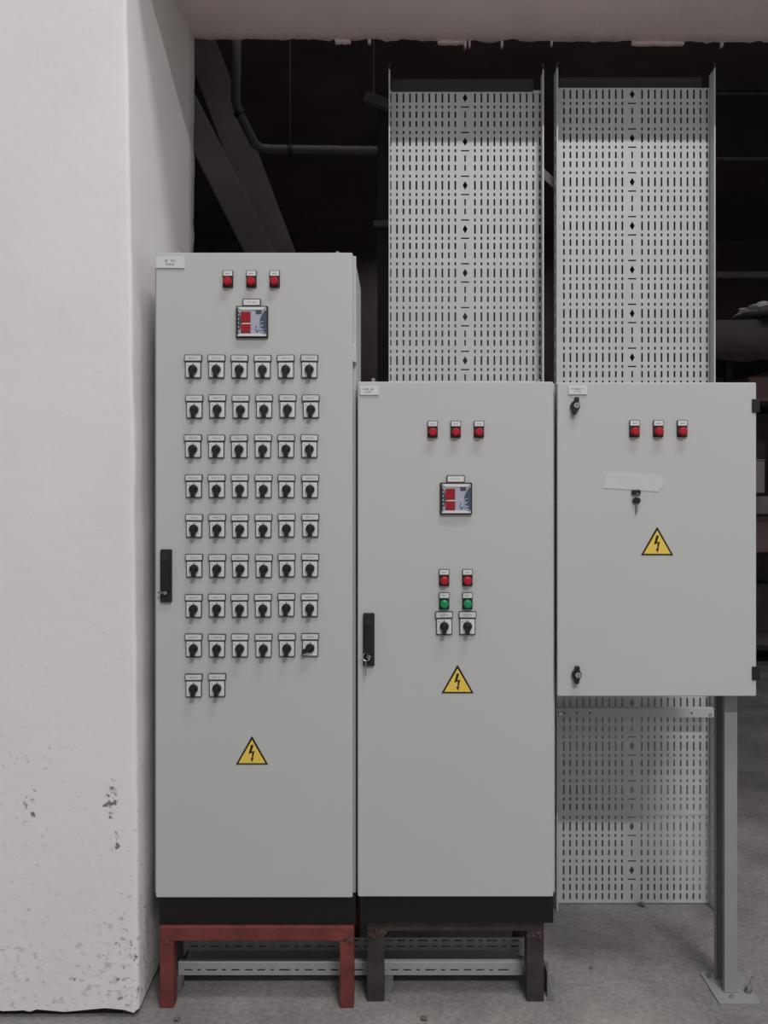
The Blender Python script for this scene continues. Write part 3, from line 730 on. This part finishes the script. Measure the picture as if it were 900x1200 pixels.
part('anchor_bolt', MB().tube([(x0-.018,.155-oy,.006),(x0-.018,.155-oy,.024)], .006, 8), 'keysteel', ps)
part('gusset', MB().prism([(0,0),(.016,0),(0,.035)], -.004, .004), 'postdark', ps, (x1, .12-oy, .006))

# small rubble on the floor
r = random.Random(12)
for px, py, s, lab in ((497,1195,.010,'chip of rubble on the floor in front of the brown stand'), (693,1135,.006,'small crumb of mortar on the floor left of the post'),
                       (207,1196,.009,'chip of rubble on the floor before the red stand'), (752,1062,.012,'lump of mortar at the foot of the right cable tray')):
    D = F*H/(py-CY); m = MB(); n = 7
    b = bmesh.new(); bmesh.ops.create_icosphere(b, subdivisions=2, radius=s)
    for v in b.verts: v.co *= 1+.45*noise.noise(v.co*(.9/s)+Vector((px,0,0))); v.co.z *= .6
    zmin = min(v.co.z for v in b.verts)
    me = bpy.data.meshes.new('rubble_chip'); b.to_mesh(me); b.free(); me.materials.append(M['dirt'])
    tag(link('rubble_chip', me, None, (wx(px,D), D-D0, -zmin*.9)), lab, 'rubble')

# ------------------------------------------------------------------ the dark store
def P(px, py, D): return Vector((wx(px,D), D-D0, wz(py,D)))
# two sloping ducts seen over the tall cabinet
d1 = MB().bar(P(150,-10,6.2), P(564.5,810,6.2), .20, .22)
o = part('sloping_duct', d1, 'duct', None, bevel=.01); tag(o, 'lower of two dusty ducts sloping down behind the tall cabinet', 'duct')
d2 = MB().bar(P(205,-30,6.6), P(513,793,6.6), .24, .2)
o = part('sloping_duct', d2, 'duct', None, bevel=.01); tag(o, 'upper darker of two ducts sloping down behind the tall cabinet', 'duct')
pp = thing('overhead_pipe', 'dusty bent pipe running level behind the left cable tray', 'pipe', tuple(P(340,176,5.6)))
og = P(340,176,5.6)
path = [P(277,-40,5.2), P(277,60,5.3), P(276,118,5.4), P(280,132,5.45), P(298,168,5.55), P(306,174,5.6), P(320,175,5.6), P(446,177,5.6), P(470,177,5.6)]
part('pipe_run', MB().tube([p-og for p in path], .030, 14), 'pipe', pp, smooth=True)
part('hanger_rod', MB().tube([Vector((0,0,0)), Vector((0,0,.9))], .005, 6), 'iron', pp)
part('pipe_clamp', MB().tube([Vector((-.016,0,0)), Vector((.016,0,0))], .035, 14), 'iron', pp)
part('pipe_clamp', MB().tube([P(281,133,5.45)-og+Vector((-.012,0,.012)), P(281,133,5.45)-og+Vector((.012,0,-.012))], .036, 14), 'iron', pp)
cl = thing('steel_column', 'dark steel column with brackets just left of the left cable tray', 'column', (wx(449,4.6), 4.6-D0, 0)); og = Vector((wx(449,4.6), 4.6-D0, 0))
part('shaft', MB().box(-.03,.06,-.04,.04,0,wz(112,4.6)), 'iron', cl)
part('bracket', MB().bar(P(428,114,4.5)-og, P(462,126,4.5)-og, .05, .05), 'pipe', cl); part('bracket', MB().bar(P(438,263,4.5)-og, P(470,263,4.5)-og, .03, .04), 'pipe', cl)
part('hanger_rod', MB().tube([P(438,20,4.45)-og, P(438,124,4.45)-og], .004, 6), 'pipe', cl)
sb = MB().bar(P(622,190,DT+.006)-tr2.location, P(668,232,DT+.006)-tr2.location, .030, .006); part('bracing_strap', sb, 'pipe', tr2)
# level tray and pipes at the right
bt = thing('overhead_tray', 'wide dark cable tray hung level beside the right cable tray, near the ceiling', 'cable tray', tuple(P(1000,187,5.6))); og = P(1000,187,5.6)
xa, xb = wx(790,5.6)-og.x, 3.2
hz = wz(106,5.6)-wz(187,5.6)
part('tray_side', MB().box(xa,xb,0,.004,0,hz), 'iron', bt); part('tray_lip', MB().box(xa,xb,-.02,0,-.004,.008), 'pipe', bt); part('tray_lip', MB().box(xa,xb,-.02,0,hz-.03,hz-.022), 'pipe', bt)
for k in range(12): part('slot_mark', MB().box(0,.05,-.003,.001,hz-.016,hz-.008), 'seal', bt, (xa+.35+k*.085,0,0))
for py, D, lab in ((322,5.8,'thin level pipe above the tarpaulin at the right edge'), (408,8.4,'thin level pipe behind the shelving at the right edge')):
    o = part('wall_pipe', MB().tube([P(780,py,D)-P(900,py,D), Vector((3,0,0))], .022, 10), 'pipe', None, tuple(P(900,py,D)), smooth=True); tag(o, lab, 'pipe')
# shelving rack with tarpaulin and cartons
DR = 7.6; xr0, xr1 = wx(851,DR), wx(851,DR)+2.6; yr = DR-D0
rk = thing('shelving_rack', 'tall dark iron shelving rack in the store beyond the short cabinet', 'rack', ((xr0+xr1)/2, yr+.45, 0)); ox = (xr0+xr1)/2; oy = yr+.45
ztop = wz(384,DR); zs = [.18, wz(648,DR), wz(603,DR), wz(470,DR), ztop]
for x in (xr0, xr1):
    for y in (yr, yr+.85): part('upright', MB().box(x-ox,x-ox+.06,y-oy,y-oy+.06,0,ztop), 'iron', rk)
for z in zs: part('shelf', MB().box(xr0-ox+.0,xr1-ox+.06,-.44,.44,z-.035,z), 'iron', rk)
tm = MB(); nx, ny = 40, 12; base = len(tm.v)
for j in range(ny+1):
    for i in range(nx+1):
        u, v = i/nx, j/ny; x = -1.75+3.3*u; y = -.55+1.1*v
        z = .04+.07*(1+noise.noise(Vector((u*5, v*3, 3))))*min(1, 4*u)*(1 if .1 < v < .9 else .5)
        if j == 0 or j == ny: z = -.30+.1*noise.noise(Vector((u*9,v,1)))
        if i == 0: z = min(z, -.05)
        tm.v.append((x, y+.04*noise.noise(Vector((u*9,v*5,7))), max(z, .012) if 0 < j < ny else z))
for j in range(ny):
    for i in range(nx): a = j*(nx+1)+i; tm.f.append([a,a+1,a+nx+2,a+nx+1])
o = part('tarpaulin', tm, 'tarp', None, (ox, oy, ztop), smooth=True); so = o.modifiers.new('solidify','SOLIDIFY'); so.thickness = .006; so.offset = 1
tag(o, 'dusty grey tarpaulin draped over the top of the shelving rack', 'tarpaulin')
b = bmesh.new(); bmesh.ops.create_icosphere(b, subdivisions=4, radius=1)
for v in b.verts:
    n = 1+.35*noise.noise(v.co*2.3)+.25*noise.noise(v.co*6); v.co = Vector((v.co.x*.22*n, v.co.y*.2*n, max(v.co.z, -.3)*.07*n))
me = bpy.data.meshes.new('plastic_sheet'); b.to_mesh(me); b.free(); me.materials.append(M['plasticsheet'])
tag(link('plastic_sheet', me, None, (wx(903,DR), yr+.12, ztop+.165)), 'crumpled white plastic sheet on top of the tarpaulin', 'sheet')
def carton(name, label, px0, px1, z0, h, y, d, m, cat='box'):
    x0, x1 = wx(px0,D0+y), wx(px1,D0+y); t = thing(name, label, cat, ((x0+x1)/2, y+d/2, z0)); w = x1-x0
    part('body', MB().box(-w/2,w/2,-d/2,d/2,0,h-.012), m, t, bevel=.006)
    part('lid', MB().box(-w/2-.004,w/2+.004,-d/2-.004,d/2+.004,h-.011,h), m, t, bevel=.003)
    return t
carton('carton', 'pale carton standing upright on the rack beside the short cabinet', 868, 896.3, wz(577.5,DR), wz(538,DR)-wz(577.5,DR), yr+.02, .4, 'carton')
carton('carton', 'dark crate on top of the pale carton', 866, 896.8, wz(538,DR)+.001, .16, yr+.02, .4, 'cratedark', 'crate')
o = part('timber_plank', MB().box(-1.1,1.1,-.35,.35,0,wz(580,DR)-wz(601,DR)), 'wood', None, (ox, oy, wz(603,DR)+.001), bevel=.004); tag(o, 'thick pale timber board lying under the pale carton', 'plank')
o = part('shelf_edge', MB().box(xr0-ox,xr1-ox+.06,-.455,-.442,-.03,.004), 'pipe', rk, (0,0,wz(606,DR)))
carton('carton', 'wide brown carton on the rack below the timber board', 862, 905, wz(648,DR)+.001, wz(608,DR)-wz(648,DR)-.005, yr+.03, .5, 'cartonbrown')
carton('carton', 'brown carton on the upper shelf below the tarpaulin', 878, 925, wz(470,DR)+.001, .22, yr+.03, .5, 'cartonbrown')
carton('crate', 'dark crate on the lowest shelf of the rack', 866, 915, .181, .55, yr+.03, .5, 'cratedark', 'crate')
